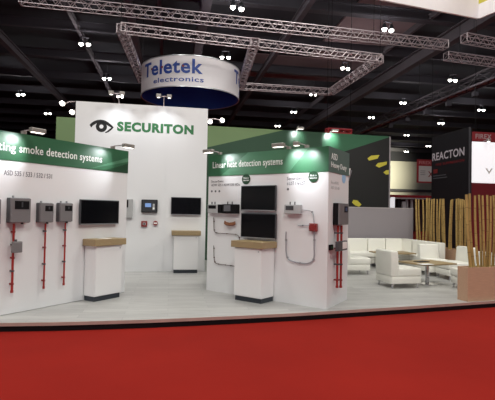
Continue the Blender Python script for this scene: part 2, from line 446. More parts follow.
# ------------------------------------------------------------------ booth platform
edge_px = [(-160, 325.5), (-60, 324.2), (0, 323.0), (50, 322.4), (100, 321.2), (150, 319.6), (200, 317.6), (250, 315.4), (300, 313.0), (350, 310.0), (400, 307.0), (450, 303.8), (495, 300.8), (560, 296.5)]
front = [at_z(x, y, PZ) for x, y in edge_px]
bl = Vector((-11, 17, PZ)); br_ = Vector((8.6, 19.0, PZ))
poly = [Vector((p.x, p.y, PZ)) for p in front] + [br_, bl]
pf = empty('booth_platform', 'raised exhibition stand floor of pale grey laminate planks on the red carpet', 'platform')
MB().prism([p - Vector((0, 0, .02)) for p in poly], (0, 0, .02)).build('laminate_top', LAMI, pf)
def inset(p, d): return Vector((p.x, p.y + d, 0))
MB().prism([inset(p, .004) for p in front] + [Vector((8.5, 18.9, 0)), Vector((-10.9, 16.9, 0))], (0, 0, .1)).build('black_skirt', BLKM, pf)
mb = MB()
for a, b in zip(front, front[1:]):
    mb.prism([Vector((a.x, a.y - .012, .076)), Vector((b.x, b.y - .012, .076)), Vector((b.x, b.y, .076)), Vector((a.x, a.y, .076))], (0, 0, PZ + .003 - .076))
mb.build('edge_trim', mat('edge_trim_metal', (196, 184, 174), .35, .5, noise=.2, nscale=6), pf)

# ------------------------------------------------------------------ booth walls
def booth_wall(name, label, W, x0, x1, z1, thick, m=WALLW):
    r = empty(name, label, 'exhibition wall', W.loc(0), W.rz)
    MB().box(x0, x1, 0, thick, .004, z1 - PZ, .004, 1).build('panel', m, r)
    return r
def lz(z): return z - PZ        # world z -> wall-local z
def face_poly(W, parent, name, m, pts, off=.0, t=.004, px=True, clip=None):
    P = [W.on(*p) for p in pts] if px else pts
    return MB().prism([Vector((x, -off - t, lz(z))) for x, z in P], (0, t, 0)).build(name, m, parent)

# -- left wall
HL = 2.705; BAND = 2.28
w1 = booth_wall('display_wall', 'white display wall at left with green header about smoke detection systems', W1, -2.2, W1.L, PZ + HL, .25)
BT = PZ + BAND + .02
zt1 = PZ + HL + .001
MB().box(-2.2, W1.L + .002, -.008, 0, BAND, HL + .001).build('green_header', GREEN, w1)
face_poly(W1, w1, 'pale_wedge', GREENL, [(W1.L - .95, PZ + BAND + .001), (W1.L, PZ + BAND + .22), (W1.L, PZ + BAND + .30)], off=.008, t=.002, px=False)
face_poly(W1, w1, 'dark_wedge', GREEND, [(W1.L - .6, PZ + BAND + .001), (W1.L, PZ + BAND + .001), (W1.L, PZ + BAND + .19)], off=.008, t=.002, px=False)
a = W1.on(2, 147.5); b = W1.on(102, 157)
x1_ = b[0]; x0_ = W1.on(18, 150)[0]; zc = W1.on(60, 146.5)[1]
# whole sentence, the first word runs out of the frame
wx = W1.on(102, 150)[0]; sx = W1.on(19.5, 140)[0]
text_on('smoke detection systems', 'lettering', TXW, w1, sx, wx, lz(PZ + BAND) + .10, lz(PZ + BAND) + .265, y=-.011, bold=.008)
text_on('Aspirating', 'lettering', TXW, w1, sx - .80, sx - .06, lz(PZ + BAND) + .10, lz(PZ + BAND) + .265, y=-.011, bold=.008)
p = W1.on(52, 174.5); q = W1.on(4, 168)
text_on('ASD 535 / 533 / 532 / 531', 'lettering', TXK, w1, q[0], p[0], 2.06, 2.135, y=-.003, bold=.006)
text_on('SecuriRAS &', 'lettering', TXK, w1, q[0] - .62, q[0] - .07, 2.06, 2.135, y=-.003, bold=.006)

# -- linear heat wall (front) + its side face
w2 = empty('display_block', 'white display block in the middle with green header about linear heat detection', 'exhibition wall', W2.loc(0), W2.rz)
# footprint polygon in W2 local coords
e3 = W3.P(W3.L, PZ); lx = (e3 - W2.a).dot(W2.d); ly = -(e3 - W2.a).dot(W2.out)
foot = [(0, 0), (W2.L, 0), (lx, ly), (0, ly)]
MB().prism([Vector((x, y, 0)) for x, y in foot], (0, 0, HL)).build('panel', WALLW, w2)
MB().box(-.002, W2.L + .0, -.008, 0, BAND, HL + .001).build('green_header', GREEN, w2)
face_poly(W2, w2, 'pale_wedge', GREENL, [(.32, PZ + BAND + .001), (1.9, PZ + BAND + .001), (2.3, PZ + HL), (1.0, PZ + HL)], off=.008, t=.002, px=False)
def T3(x, y, z):   # side-face local -> w2 local
    p = W3.P(x, PZ + z, -y); v = p - W2.a; return Vector((v.dot(W2.d), -v.dot(W2.out), z))
s3 = W3.L
MB().prism([T3(-.004, 0, BAND), T3(s3, 0, BAND), T3(s3, 0, HL + .001), T3(-.004, 0, HL + .001)], T3(0, -.008, 0) - T3(0, 0, 0)).build('slate_header', SLATE, w2)
h3 = empty('tmp', None, None)
def text3(s, m, x0, x1, z0, z1, y=-.011, bold=0):
    o = text_on(s, 'lettering', m, w2, x0, x1, z0, z1, y=y, bold=bold)
    for v in o.data.vertices: v.co = T3(v.co.x, v.co.y, v.co.z)
    return o
bpy.data.objects.remove(h3)
x0 = W3.on(331, 155)[0]; x1 = W3.on(337, 155)[0]
text3('ASD', TXW, x0, x1, 2.50, 2.61, bold=.004)
text3('Heavy Duty', TXW, x0, W3.on(346, 163)[0], 2.34, 2.46, bold=.0)
text3('SecuriRAS', GREYL, W3.on(331, 180)[0], W3.on(338.5, 180)[0], 2.09, 2.14, y=-.003)
text3('ASD 535 HD', GREYL, W3.on(331, 184)[0], W3.on(339.5, 184)[0], 2.00, 2.05, y=-.003)
x, z = W3.on(343.7, 178); c = T3(x, -.006, lz(z)); c2_ = T3(x, 0, lz(z))
o = MB().cyl(c, c2_, .095, n=28).build('round_sticker', PALEB, w2)
x0 = W2.on(213.3, 163)[0]; x1 = W2.on(283, 157)[0]
text_on('Linear heat detection systems', 'lettering', TXW, w2, x0, x1, BAND + .12, BAND + .285, y=-.014, bold=.006)
def w2text(s, px0, px1, py0, py1, bold=0):
    a = W2.on(px0, py1); b = W2.on(px1, py0 + (px1 - px0) * -.02); zl = W2.on((px0 + px1) / 2, (py0 + py1) / 2)[1]
    hgt = (py1 - py0) / F * 8.6 * .95
    text_on(s, 'lettering', TXK, w2, a[0], b[0], lz(zl) - hgt / 2, lz(zl) + hgt / 2, y=-.003, bold=bold)
w2text('SecuriSens', 211.3, 223.5, 180, 182.6, .004)
w2text('ADW 535 / ADW 535 HDx', 211.3, 240, 183.4, 186.2, .004)
w2text('SecuriSens', 287, 304, 176.6, 180, .006)
w2text('d-LIST / re-LIST', 287, 305.5, 181.4, 185, .006)
for px, py in ((211.9, 191.3), (215.6, 191.3), (219.4, 191.2), (288, 189.2)):
    x, z = W2.on(px, py); MB().cyl((x, -.004, lz(z)), (x, 0, lz(z)), .022, n=12).build('small_icon', TXK, w2)
def badge(px, py, label):
    x, z = W2.on(px, py)
    MB().cyl((x, -.010, lz(z)), (x, 0, lz(z)), .098, n=32).build('round_badge', TXG if False else GREEND, w2)
    text_on('Made in', 'lettering', TXW, w2, x - .062, x + .062, lz(z) + .008, lz(z) + .04, y=-.013, bold=.004)
    text_on('Switzerland', 'lettering', TXW, w2, x - .07, x + .07, lz(z) - .035, lz(z) - .004, y=-.013, bold=.004)
badge(246.3, 179.2, ''); badge(313.6, 176.8, '')

# -- logo wall
HB = 4.28
wb = booth_wall('logo_wall', 'tall white wall in the centre with black eye emblem and green name', WB, 0.02, WB.L, PZ + HB, .3)
xs = WB.on(165, 200)[0]
for xa, xb in ((.02, xs - .004), (xs + .004, WB.L)):
    MB().box(xa, xb, -.012, 0, 0, HB).build('board', WALLW, wb)
o0 = .0135
a = WB.on(117, 131.5); b = WB.on(193.5, 134)
zc = lz(WB.on(155, 128.2)[1])
hh = 9.7 / F * 11.9
text_on('SECURITON', 'logo_lettering', TXG, wb, a[0], b[0], zc - hh / 2, zc + hh / 2, y=-.0152, bold=.055)
# eye emblem in its own little frame: units = photo pixels about the iris
ex, ez = WB.on(101.8, 126.6); sc = 11.75 / F * 1.02; ez = lz(ez)
def E(u, v): return Vector((ex + u * sc, -.0125, ez + v * sc))
def band(up, lo, name='eye_emblem', m=TXB, t=-.004):
    MB().prism([E(*p) for p in up] + [E(*p) for p in reversed(lo)], (0, t, 0)).build(name, m, wb)
up = [(-11.3, 1.0), (-9.5, 3.2), (-7, 5.0), (-4, 6.2), (-1, 6.7), (2.5, 6.2), (6, 4.4), (9, 2.0), (11.2, -.3)]
lo = [(-9.8, -1.6), (-8.2, .6), (-6.2, 2.0), (-4.0, 3.2), (-1.2, 3.8), (1.8, 3.4), (4.6, 2.0), (7.2, .3), (9.0, -.6)]
band(up, lo)
band([(9.2, -.5), (11.2, -.3), (9.2, -2.8), (6.7, -4.9), (4.0, -6.1), (3.4, -5.9)], [(8.8, -.6), (8.9, -.8), (7.5, -2.0), (5.6, -3.9), (3.7, -5.2), (3.3, -5.3)])
def disc(u, v, r, m, t): 
    c = E(u, v); MB().cyl((c.x, -.0125, c.z), (c.x, t, c.z), r * sc, n=40).build('eye_emblem', m, wb)
disc(-.3, -.2, 5.2, TXB, -.0165); disc(-.3, -.1, 1.9, WALLW, -.0185)

# -- tall green wall behind
Zg = PZ + 4.33
wg = empty('green_back_wall', 'long tall wall behind the stand printed olive, green and near black', 'exhibition wall', WG.loc(0), WG.rz)
Lg = WG.L
MB().box(0, Lg, .02, .4, 0, Zg - PZ).build('panel', NIGHT, wg)
def gq(px, py): x, z = WG.on(px, py); return (min(max(x, 0), Lg), min(z, Zg))
xm = lambda px: WG.on(px, 150)[0]
olive_r = xm(283)
P1 = gq(209, 147); P2 = (olive_r, Zg)
sl = (P2[1] - P1[1]) / (P2[0] - P1[0])
P0 = (0.0, PZ)
zAt0 = max(PZ, P1[1] - sl * P1[0])
def gface(name, m, pts): MB().prism([Vector((x, 0, lz(z))) for x, z in pts], (0, .02, 0)).build(name, m, wg)
gface('olive_graphic', OLIVE, [(0, zAt0), P1, P2, (0, Zg)])
G3 = gq(349, 150); G4 = gq(390, 137.2); slb = (G4[1] - G3[1]) / (G4[0] - G3[0])
xk = xm(322); zk = G3[1] - slb * (G3[0] - xk)
M1 = (xm(322), Zg)
gface('green_graphic', GREEND, [(0, PZ), (xk, PZ), (xk, zk), G4 if False else (xk, Zg), P2, P1, (0, zAt0)])
gface('light_green_graphic', GREEN, [(xk, zk), (Lg, G4[1]), (Lg, Zg), (xk, Zg)])
gface('black_graphic', NIGHT, [(xk, PZ), (Lg, PZ), (Lg, G4[1]), (xk, zk)])
for pts in ([(367.5, 158.5), (371, 155.6), (379.5, 155.0), (377.5, 158.6), (369, 160.6)], [(375.5, 165.8), (378, 163), (387, 161.6), (386.5, 164.6), (379, 167.6)], [(383.3, 172.4), (386, 170.3), (389.8, 169.8), (389.8, 174.2), (386, 174.6)], [(352, 202.5), (353.5, 199.8), (357.5, 200.6), (361.5, 204.5), (359, 206.8), (355, 205.3)]):
    MB().prism([Vector((WG.on(*p)[0], -.004, lz(WG.on(*p)[1]))) for p in pts], (0, .004, 0)).build('yellow_graphic', YEL, wg)
MB().box(Lg, Lg + .05, -.01, .4, 0, Zg - PZ).build('edge_profile', GPANEL, wg)
# red rail glimpsed on top of the wall line further behind
rr = empty('red_rail', 'thin red hanging rail seen just above the top of the green wall', 'rail', (0, 0, 0))
A = at_D(327, 131, 20); B_ = at_D(350, 132.3, 20.6)
lattice(MB(), A, B_, .18, .05, .03).build('lattice', SIGNR, rr)
for p in (A, B_): MB().cyl(p, (p.x, p.y, 13.7), .012, n=5).build('hanging_wire', BLKM, rr)

# ------------------------------------------------------------------ wall-mounted things
def wthing(W, name, label, cat, x, z, group=None): return empty(name, label, cat, W.loc(x, .016 if W is WB else .006, z), W.rz, group)
def pxbox(W, x0, x1, y0, y1, off):
    """photo box -> local centre, width, height on plane at off"""
    ym = (y0 + y1) / 2; xm_ = (x0 + x1) / 2
    a = W.on(x0, ym, off)[0]; b = W.on(x1, ym, off)[0]; t = W.on(xm_, y0, off)[1]; u = W.on(xm_, y1, off)[1]
    return (a + b) / 2, (t + u) / 2, b - a, t - u
def screen(W, box, label, dep=.06):
    x, z, w, h = pxbox(W, *box, dep)
    r = wthing(W, 'television', label, 'television', x, z)
    MB().box(-w / 2, w / 2, -dep, -.02, -h / 2, h / 2, .006).build('bezel', DARKFR, r)
    MB().box(-w / 2 + .014, w / 2 - .014, -dep - .003, -dep + .01, -h / 2 + .024, h / 2 - .014).build('screen', BLK, r)
    MB().box(-w / 2 + .004, w / 2 - .004, -dep - .005, -dep, -h / 2 + .002, -h / 2 + .02).build('lower_trim', SILV, r)
    MB().box(-.15, .15, -.03, 0, -.12, .12).build('wall_bracket', BLKM, r)
screen(W1, (80.2, 118.8, 200, 224.6), 'black wall television on the left wall above its counter')
screen(WB, (171, 201, 197.4, 215), 'small black television on the tall white logo wall')
screen(W2, (241, 275.8, 185.5, 211), 'upper of the two black televisions on the middle block')
screen(W2, (241, 275.8, 213.5, 238.6), 'lower of the two black televisions on the middle block')

def detector(W, box, label, dep=.11, name='smoke_detector', m=GREYD, m2=GREYS, win=(.12, .88, .1, .4), gl=2, group=None, side_dark=True, knobs=True):
    x, z, w, h = pxbox(W, *box, dep)
    r = wthing(W, name, label, 'detector', x, z, group)
    MB().box(-w / 2, w / 2, -dep, 0, -h / 2, h / 2, .012, 2).build('housing', m, r)
    MB().box(-w / 2 - .004, w / 2 + .004, -dep * .72, -.0, -h / 2 - .004, h / 2 + .004, .01, 2).build('back_shell', m2, r)
    a, b, t, u = win
    d = MB().box(-w / 2 + a * w, -w / 2 + b * w, -dep - .006, -dep + .005, h / 2 - u * h, h / 2 - t * h, .004, 1).build('display', BLKM, r)
    cx = (-w / 2 + a * w + -w / 2 + b * w) / 2
    MB().box(cx - .012, cx + .012, -dep - .008, -dep, h / 2 - u * h + .03, h / 2 - t * h - .015).build('indicator', DARKFR, d)
    if knobs:
        for i in range(gl):
            gx = -w / 2 + w * (.2 + .45 * i)
            MB().cyl((gx, -dep * .45, h / 2 - .005), (gx, -dep * .45, h / 2 + .035), .016, n=10).build('cable_gland', SILV, r)
    MB().cyl((w * .18, -dep * .5, -h / 2 - .025), (w * .18, -dep * .5, -h / 2 + .005), .02, n=10).build('vent_plug', BLKM, r)
    return r, x, z, w, h, dep
sdg = 'grey smoke detectors on the left wall'
R0 = detector(W1, (-19, 1.0, 199, 224.5), 'grey smoke detector cut off by the left edge of the picture', gl=1, group=sdg, dep=.12)
R1 = detector(W1, (11.0, 30.8, 198.2, 222.6), 'largest fully visible grey detector, leftmost, with a small grey box on its pipe', gl=1, group=sdg, dep=.12, win=(.17, .9, .11, .45))
R2 = detector(W1, (40.2, 53.6, 203.2, 222.3), 'small grey detector on the left wall, middle of the three', gl=1, group=sdg, win=(.35, .92, .13, .42))
R3 = detector(W1, (60.2, 72.8, 203.2, 221.6), 'small grey detector on the left wall, nearest the television', gl=2, group=sdg, win=(.35, .92, .13, .42))
def vpipe(W, px, y0, y1, label, r=.014, off=.05, clips=4, cut=None, group=None):
    x, zt_ = W.on(px, y0, off); _, zb_ = W.on(px, y1, off)
    t = wthing(W, 'sampling_pipe', label, 'pipe', x, zb_, group)
    L = zt_ - zb_
    MB().cyl((0, -off, 0), (0, -off, L), r, n=12).build('pipe', REDP, t, smooth=True)
    MB().cyl((0, -off, -.006), (0, -off, .03), r * 1.3, n=12).build('end_cap', REDP, t, smooth=True)
    for i in range(clips):
        zz = L * (.12 + .76 * i / max(1, clips - 1))
        c = MB(); c.cyl((0, -off, zz - .012), (0, -off, zz + .012), r * 1.45, n=12); c.box(-.012, .012, -off, 0, zz - .012, zz + .012); c.build('pipe_clip', GREYS if i % 2 else REDB, t)
    return t
rpg = 'red sampling pipes down the left wall'
vpipe(W1, 13.7, 223.6, 292, 'thick red pipe under the leftmost large detector, carrying a small grey box', off=.055, r=.017, clips=5, group=rpg)
vpipe(W1, 45.3, 223.3, 288, 'red pipe under the middle small detector on the left wall', off=.05, group=rpg)
vpipe(W1, 65.2, 222.6, 284.5, 'red pipe under the detector nearest the left television', off=.05, group=rpg)
x, z, w, h = pxbox(W1, 11.5, 20.8, 241.4, 252.6, .1)
jb = wthing(W1, 'filter_box', 'small grey box fixed on the thick red pipe at left', 'box', x, z)
MB().box(-w / 2, w / 2, -.14, -.084, -h / 2, h / 2, .01).build('housing', GREYD, jb)
MB().box(-w / 2 + .01, w / 2 - .01, -.145, -.138, -h / 2 + .01, h / 2 - .01, .003, 1).build('lid', GREYD, jb)
MB().cyl((-w * .15, -.112, h / 2), (-w * .15, -.112, h / 2 + .03), .02, n=10).build('coupling', GREYS, jb)

# side face of the block: tall detector, twin pipes, small box
x, z, w, h = pxbox(W3, 338.3, 347.6, 203.3, 224.8, .1)
r = wthing(W3, 'heavy_duty_detector', 'tall dark sided detector on the narrow side of the middle block', 'detector', x, z)
MB().box(-w / 2, w / 2, -.115, -.09, -h / 2, h / 2, .008).build('front_cover', GREYD, r)
MB().box(-w / 2, w / 2, -.09, 0, -h / 2, h / 2, .004).build('housing', BLKM, r)
d = MB().box(w * .02, w * .36, -.12, -.11, h * .08, h * .36, .003, 1).build('display', BLKM, r)
MB().box(w * .1, w * .28, -.123, -.115, h * .14, h * .3).build('lcd', mat('dim_blue_lcd', (70, 84, 120), .3), d)
for px, n_ in ((337.6, 'left one of the twin red pipes on the side of the middle block'), (341.2, 'right one of the twin red pipes on the side of the middle block')):
    vpipe(W3, px, 225.6, 287, n_, off=.06, r=.02, clips=4, group='twin red pipes on the narrow side of the block')
x, z, w, h = pxbox(W3, 336.8, 346, 241, 250.6, .13)
r = wthing(W3, 'pipe_filter', 'small grey filter box across the twin red pipes', 'box', x, z)
MB().box(-w / 2, w / 2, -.15, -.094, -h / 2, h / 2, .008).build('housing', GREYS, r)
MB().box(-w * .05, w * .42, -.156, -.148, -h * .32, h * .38, .003, 1).build('label_plate', PAPER, r)
x, z, w, h = pxbox(W3, 329.4, 332.4, 244.6, 250.2, .02)
r = wthing(W3, 'wall_button', 'tiny black and green button left of the twin red pipes', 'button', x, z)
MB().box(-w / 2, w / 2, -.03, 0, -h / 2, h / 2, .004).build('body', BLKM, r)
MB().cyl((0, -.036, 0), (0, -.028, 0), .015, n=12).build('button_cap', TXG, r)

# middle block devices
def ubox(box, label, m, win, dep=.09, name='control_unit', wm=BLKM):
    x, z, w, h = pxbox(W2, *box, dep)
    r = wthing(W2, name, label, 'control unit', x, z)
    MB().box(-w / 2, w / 2, -dep, 0, -h / 2, h / 2, .01).build('housing', m, r)
    a, b, t, u = win
    MB().box(-w / 2 + a * w, -w / 2 + b * w, -dep - .004, -dep + .004, h / 2 - u * h, h / 2 - t * h, .002, 1).build('display', wm, r)
    for gx in (-.2, .1):
        MB().cyl((w * gx, -dep * .5, h / 2 - .005), (w * gx, -dep * .5, h / 2 + .05), .011, n=8).build('antenna', GREYS, r)
    return r
r = ubox((207.6, 217.6, 204.3, 213), 'grey control unit at the left end of the middle block', GREYL, (.1, .85, .12, .5), wm=BLKM)
x, z, w, h = pxbox(W2, 217.7, 220.9, 204.3, 213, .085)
MB().box(.001, .001 + w, -.085, 0, -h / 2, h / 2, .004).build('terminal_cover', BLKM, r).location.x = (W2.on(217.7, 208, .085)[0] - W2.on(212.6, 208, .085)[0])
ubox((221.9, 237, 204.2, 213.6), 'black control unit beside the upper television', BLKM, (.14, .58, .1, .75), wm=mat('smoky_screen', (96, 98, 104), .4))
ubox((284.2, 300, 204.6, 214), 'pale grey control unit at right of the televisions', GREYL, (.1, .6, .14, .6), wm=DARKFR)
# coil of brown cable
x, z = W2.on(230.2, 223.6, .04)
r = wthing(W2, 'cable_sample', 'short brown curved cable sample below the black control unit', 'cable', x, z)
hw = .13
pts = [(-hw, -.04, .012), (-hw * .7, -.05, -.012), (0, -.055, -.024), (hw * .7, -.05, -.012), (hw, -.04, .008)]
MB().tube(pts, .024, 10).build('cable', COPPER, r, smooth=True)
MB().tube([(a, b - .004, c + .03) for a, b, c in pts], .014, 8).build('cable', COPPER, r, smooth=True)
for a in (-hw * .75, hw * .75): MB().cyl((a, -.04, 0), (a, -.006, .01), .012, n=8).build('mounting_stud', SILV, r)
# cable/conduit runs
def run(W, pts, rad, m, label, name, clipn=0, clipm=CABLE, off=.02, cat='cable'):
    L = [W.on(x, y, off) for x, y in pts]
    # smooth corners with Catmull-Rom
    P = [Vector((a, -off, lz(b))) for a, b in L]; Q = []
    for i in range(len(P) - 1):
        p0 = P[max(i - 1, 0)]; p1 = P[i]; p2 = P[i + 1]; p3 = P[min(i + 2, len(P) - 1)]
        for k_ in range(4):
            t = k_ / 4
            Q.append(.5 * ((2 * p1) + (p2 - p0) * t + (2 * p0 - 5 * p1 + 4 * p2 - p3) * t * t + (3 * p1 - p0 - 3 * p2 + p3) * t ** 3))
    Q.append(P[-1])
    r = empty(name, label, cat, W.loc(0, .006), W.rz)
    MB().tube(Q, rad, 8).build('line', m, r, smooth=True)
    for i in range(clipn):
        p = Q[int((i + .5) * (len(Q) - 1) / clipn)]
        MB().box(p.x - rad * 1.5, p.x + rad * 1.5, -off - rad * 1.3, 0, p.z - rad * 1.5, p.z + rad * 1.5, rad * .3, 1).build('clip', clipm, r)
run(W2, [(213.8, 217.5), (214, 223), (214.2, 229), (215, 231.8), (217.5, 233), (225, 233.5), (232, 234), (236.5, 234.5), (239, 236.5), (240, 240)], .006, CABLE, 'upper clipped sensor cable bending right below the grey control unit', 'sensor_cable', 6)
run(W2, [(213.9, 245.5), (214.1, 252), (214.3, 259), (215.4, 262.6), (218.5, 264), (224, 264.7), (229, 265.4), (236, 266.4)], .006, CABLE, 'lower clipped sensor cable bending right towards the middle counter', 'sensor_cable', 6)
run(W2, [(302.6, 209.8), (304, 210), (309, 210.4), (312.2, 212), (313.6, 215), (314, 219), (314.2, 223.5)], .0065, PIPEG, 'thin conduit from the pale unit down to the red box', 'conduit', 1, GREYS)
run(W2, [(314.2, 231), (314.3, 240), (314.4, 250), (314.2, 257), (312, 261.5), (307, 263.4), (300, 262.8), (293, 261.4), (288.3, 258.6), (286.4, 253), (286.2, 246), (286, 238), (286.2, 231.5)], .010, PIPEG, 'looped grey conduit hanging below the red box', 'conduit', 5, SILV)
run(W2, [(298.2, 225.4), (301, 225.4), (305, 225.6), (309, 225.8)], .007, PIPEG, 'short horizontal stub left of the red box', 'conduit', 1, GREYS)
x, z, w, h = pxbox(W2, 309, 316.4, 223.4, 231.4, .06)
r = wthing(W2, 'junction_box', 'red square box at the junction of grey conduits', 'box', x, z)
MB().box(-w / 2, w / 2, -.065, 0, -h / 2, h / 2, .008).build('body', REDB, r)
MB().box(-w / 2 + .012, w / 2 - .012, -.07, -.06, -h / 2 + .012, h / 2 - .012, .004, 1).build('lid', REDB, r)
for a in (-1, 1):
    for b in (-1, 1): MB().cyl((a * (w / 2 - .022), -.073, b * (h / 2 - .022)), (a * (w / 2 - .022), -.068, b * (h / 2 - .022)), .006, n=8).build('screw', SILV, r)

# logo wall devices
def bth(name, box, label, cat, dep): 
    x, z, w, h = pxbox(WB, *box, dep); return wthing(WB, name, label, cat, x, z), w, h
r, w, h = bth('alarm_panel', (141.3, 157.6, 199.6, 212.6), 'black alarm panel with small blue screen on the logo wall', 'control panel', .09)
MB().box(-w / 2, w / 2, -.09, 0, -h / 2, h / 2, .012).build('housing', BLKM, r)
MB().box(-w / 2 + .02, w / 2 - .02, -.094, -.088, -h / 2 + .02, h / 2 - .02, .004, 1).build('front_plate', mat('panel_face', (48, 50, 54), .4), r)
MB().box(-w * .27, w * .1, -.098, -.092, -h * .08, h * .22, .002, 1).build('screen', SCREENB, r)
MB().box(w * .2, w * .32, -.098, -.092, -h * .3, h * .18, .002, 1).build('key_strip', GREYL, r)
MB().box(w * .2, w * .32, -.1, -.096, -h * .24, -h * .1).build('card_slot', TXW, r)
r, w, h = bth('call_point', (141.2, 147.2, 221, 226.8), 'larger square red call point under the alarm panel', 'alarm button', .06)
MB().box(-w / 2, w / 2, -.06, 0, -h / 2, h / 2, .008).build('body', REDB, r)
MB().box(-w * .24, w * .24, -.066, -.058, -h * .2, h * .22).build('window', GREYL, r)
MB().cyl((0, -.072, 0), (0, -.06, 0), w * .14, n=16).build('button', BLKM, r)
r, w, h = bth('call_point', (153.2, 157.6, 220.8, 225.6), 'smaller red sounder with white band right of the square call point', 'alarm button', .06)
MB().cyl((0, -.06, 0), (0, 0, 0), w * .55, n=20).build('body', REDB, r)
MB().box(-w * .4, w * .4, -.068, -.058, -h * .14, h * .14).build('white_band', PAPER, r)
r, w, h = bth('wall_cabinet', (118, 132.6, 199, 217.6), 'pale grey wall cabinet half hidden behind the end of the left wall', 'cabinet', .1)
MB().box(-w / 2, w / 2, -.1, 0, -h / 2, h / 2, .008).build('housing', mat('pale_cabinet', (165, 165, 166), .5), r)
MB().box(w * .05, w * .2, -.106, -.098, h * .05, h * .45).build('display', BLKM, r)

# ------------------------------------------------------------------ counters
def counter(W, s0, s1, n0, n1, H_, label, lock=True):
    """body stands between s0..s1 along the wall, n0..n1 out of it"""
    r = empty('counter', label, 'counter', W.loc((s0 + s1) / 2, (n0 + n1) / 2), W.rz)
    w = s1 - s0; d = n1 - n0
    MB().box(-w / 2 + .015, w / 2 - .015, -d / 2 + .02, d / 2, 0, .085).build('plinth', PLINTH, r)
    MB().box(-w / 2, w / 2, -d / 2, d / 2, .085, H_ - .115, .003, 1).build('body', WHITE, r)
    dd = MB().box(-w / 2 + .006, w / 2 - .006, -d / 2 - .012, -d / 2, .095, H_ - .125, .003, 1).build('door', WHITE, r)
    MB().cyl((w / 2 - .06, -d / 2 - .018, H_ - .17), (w / 2 - .06, -d / 2 - .01, H_ - .17), .011, n=12).build('lock', SILV, dd)
    MB().box(-w / 2 - .055, w / 2 + .055, -d / 2 - .05, d / 2 , H_ - .115, H_, .005, 1).build('wooden_top', OAK, r)
    return r, w, d
def wl(W, px, py):
    p = fl(px, py) - W.a; return p.dot(W.d), p.dot(W.out)
HC = 1.065
s, n = wl(W1, 94.3, 302.2); s2_, n2 = wl(W1, 121.8, 297.2)
counter(W1, s, s + .60, .015, max(n, .26), HC, 'white counter with oak top and dark plinth in front of the left wall')
sM, nM = wl(W2, 261.2, 304.2)
counter(W2, sM - .60, sM, .015, nM + .01, HC, 'white counter with oak top below the two stacked televisions')
a = WB.on(173.2, 265, .36)[0]; b = WB.on(198, 265, .36)[0]
cb, wcb, dcb = counter(WB, a, b, .02, .36, HC, 'smallest looking white counter, far one against the tall logo wall')
# papers on counters
def sheet(W, s, n, z, rz, label):
    o = MB().box(-.07, .07, -.1, .1, 0, .004).build('leaflet', PAPER, None, W.loc(s, n, z), W.rz + rz); tag(o, label, 'leaflet'); return o
sheet(W1, s + .3, .16, PZ + HC, .3, 'white leaflet lying on the oak top of the left counter')

# ------------------------------------------------------------------ arm spotlights
SPOTS = []
def armspot(W, px, py, label, topz, reach=.5, power=60, aim=1.9, red=False, wide=88, group='arm spotlights on the wall tops', lit=True, size=.12, offx=0, aimdx=0):
    x, _z = W.on(px, py + 0)
    base = W.loc(x, -.03, topz)
    base = base + Vector((0, 0, .004)); r = empty('arm_spotlight', label, 'spotlight', base, W.rz, group)
    MB().box(-.03, .03, -.035, .035, 0, .05, .004, 1).build('clamp', LAMPH, r)
    MB().tube([(0, 0, .035), (offx * .2 - .02, -.05, .05), (offx * .6 - .02, -reach * .6, .05), (offx, -reach, .05)], .009, 8).build('arm', STEEL, r, smooth=True)
    h = MB(); h.box(offx - size, offx + size, -reach - .045, -reach + .045, .0, .065, .012, 2); h.build('lamp_head', LAMPH, r)
    e = MB().box(offx - size * .8, offx + size * .8, -reach - .03, -reach + .03, -.006, .002).build('lens', LAMPS, r)
    if lit: SPOTS.append((W, x + offx, reach, topz - .02, power * .75, aim, wide, aimdx))
    return r
t1 = PZ + HL
armspot(W1, 25, 133, 'arm spotlight on top of the left wall above the word smoke', t1, .34, 50, 2.4, aimdx=-.3)
armspot(W1, 114, 148, 'arm spotlight on top of the left wall near its right end', t1, .4, 36, 2.3, aimdx=-.45)
armspot(W1, -25, 130, 'arm spotlight on top of the left wall beyond the left picture edge', t1, .34, 60, 2.4)
armspot(W2, 219, 155, 'arm spotlight on top of the middle block at its left end', t1, .34, 34, 2.4, aimdx=.45)
armspot(W2, 288, 149, 'arm spotlight in the middle of the top of the middle block', t1, .34, 35, 2.4, aimdx=.3)
armspot(W2, 306, 148, 'arm spotlight near the front corner of the middle block', t1, .34, 62, 2.4, aimdx=.05, size=.05)
# twin T spotlights on the tall logo wall
def tee(px, label):
    x, _ = WB.on(px, 105); base = WB.loc(x, -.1, PZ + HB)
    r = empty('twin_spotlight', label, 'spotlight', base, WB.rz)
    MB().cyl((0, 0, 0), (0, 0, .1), .012, n=8).build('stand', STEEL, r)
    MB().tube([(0, 0, .09), (0, -.3, .12), (0, -.62, .13)], .011, 8).build('arm', STEEL, r, smooth=True)
    MB().cyl((-.14, -.62, .13), (.14, -.62, .13), .011, n=8).build('crossbar', STEEL, r)
    for sx in (-1, 1):
        MB().box(sx * .13 - .06, sx * .13 + .06, -.68, -.56, .10, .18, .012).build('lamp_head', LAMPH, r)
        MB().box(sx * .13 - .03, sx * .13 + .03, -.65, -.59, .094, .102).build('lens', LAMPS, r)
    SPOTS.append((WB, x, .62, PZ + HB + .12, 24, 3.3, 95, 0))
tee(118.5, 'twin spotlight on top of the logo wall above the letters S and E')
tee(163.8, 'twin spotlight on top of the logo wall above the letters I and T')
# spotlights on the tall green wall
for px, pw, lab in ((297, 90, 'spotlight clamped on the green wall top above the header right part'), (331, 110, 'spotlight clamped on the green wall top near the front corner of the block')):
    armspot(WG, px, 135, lab, Zg, .38, pw * .8, 4.15, group='spotlights on the green wall')
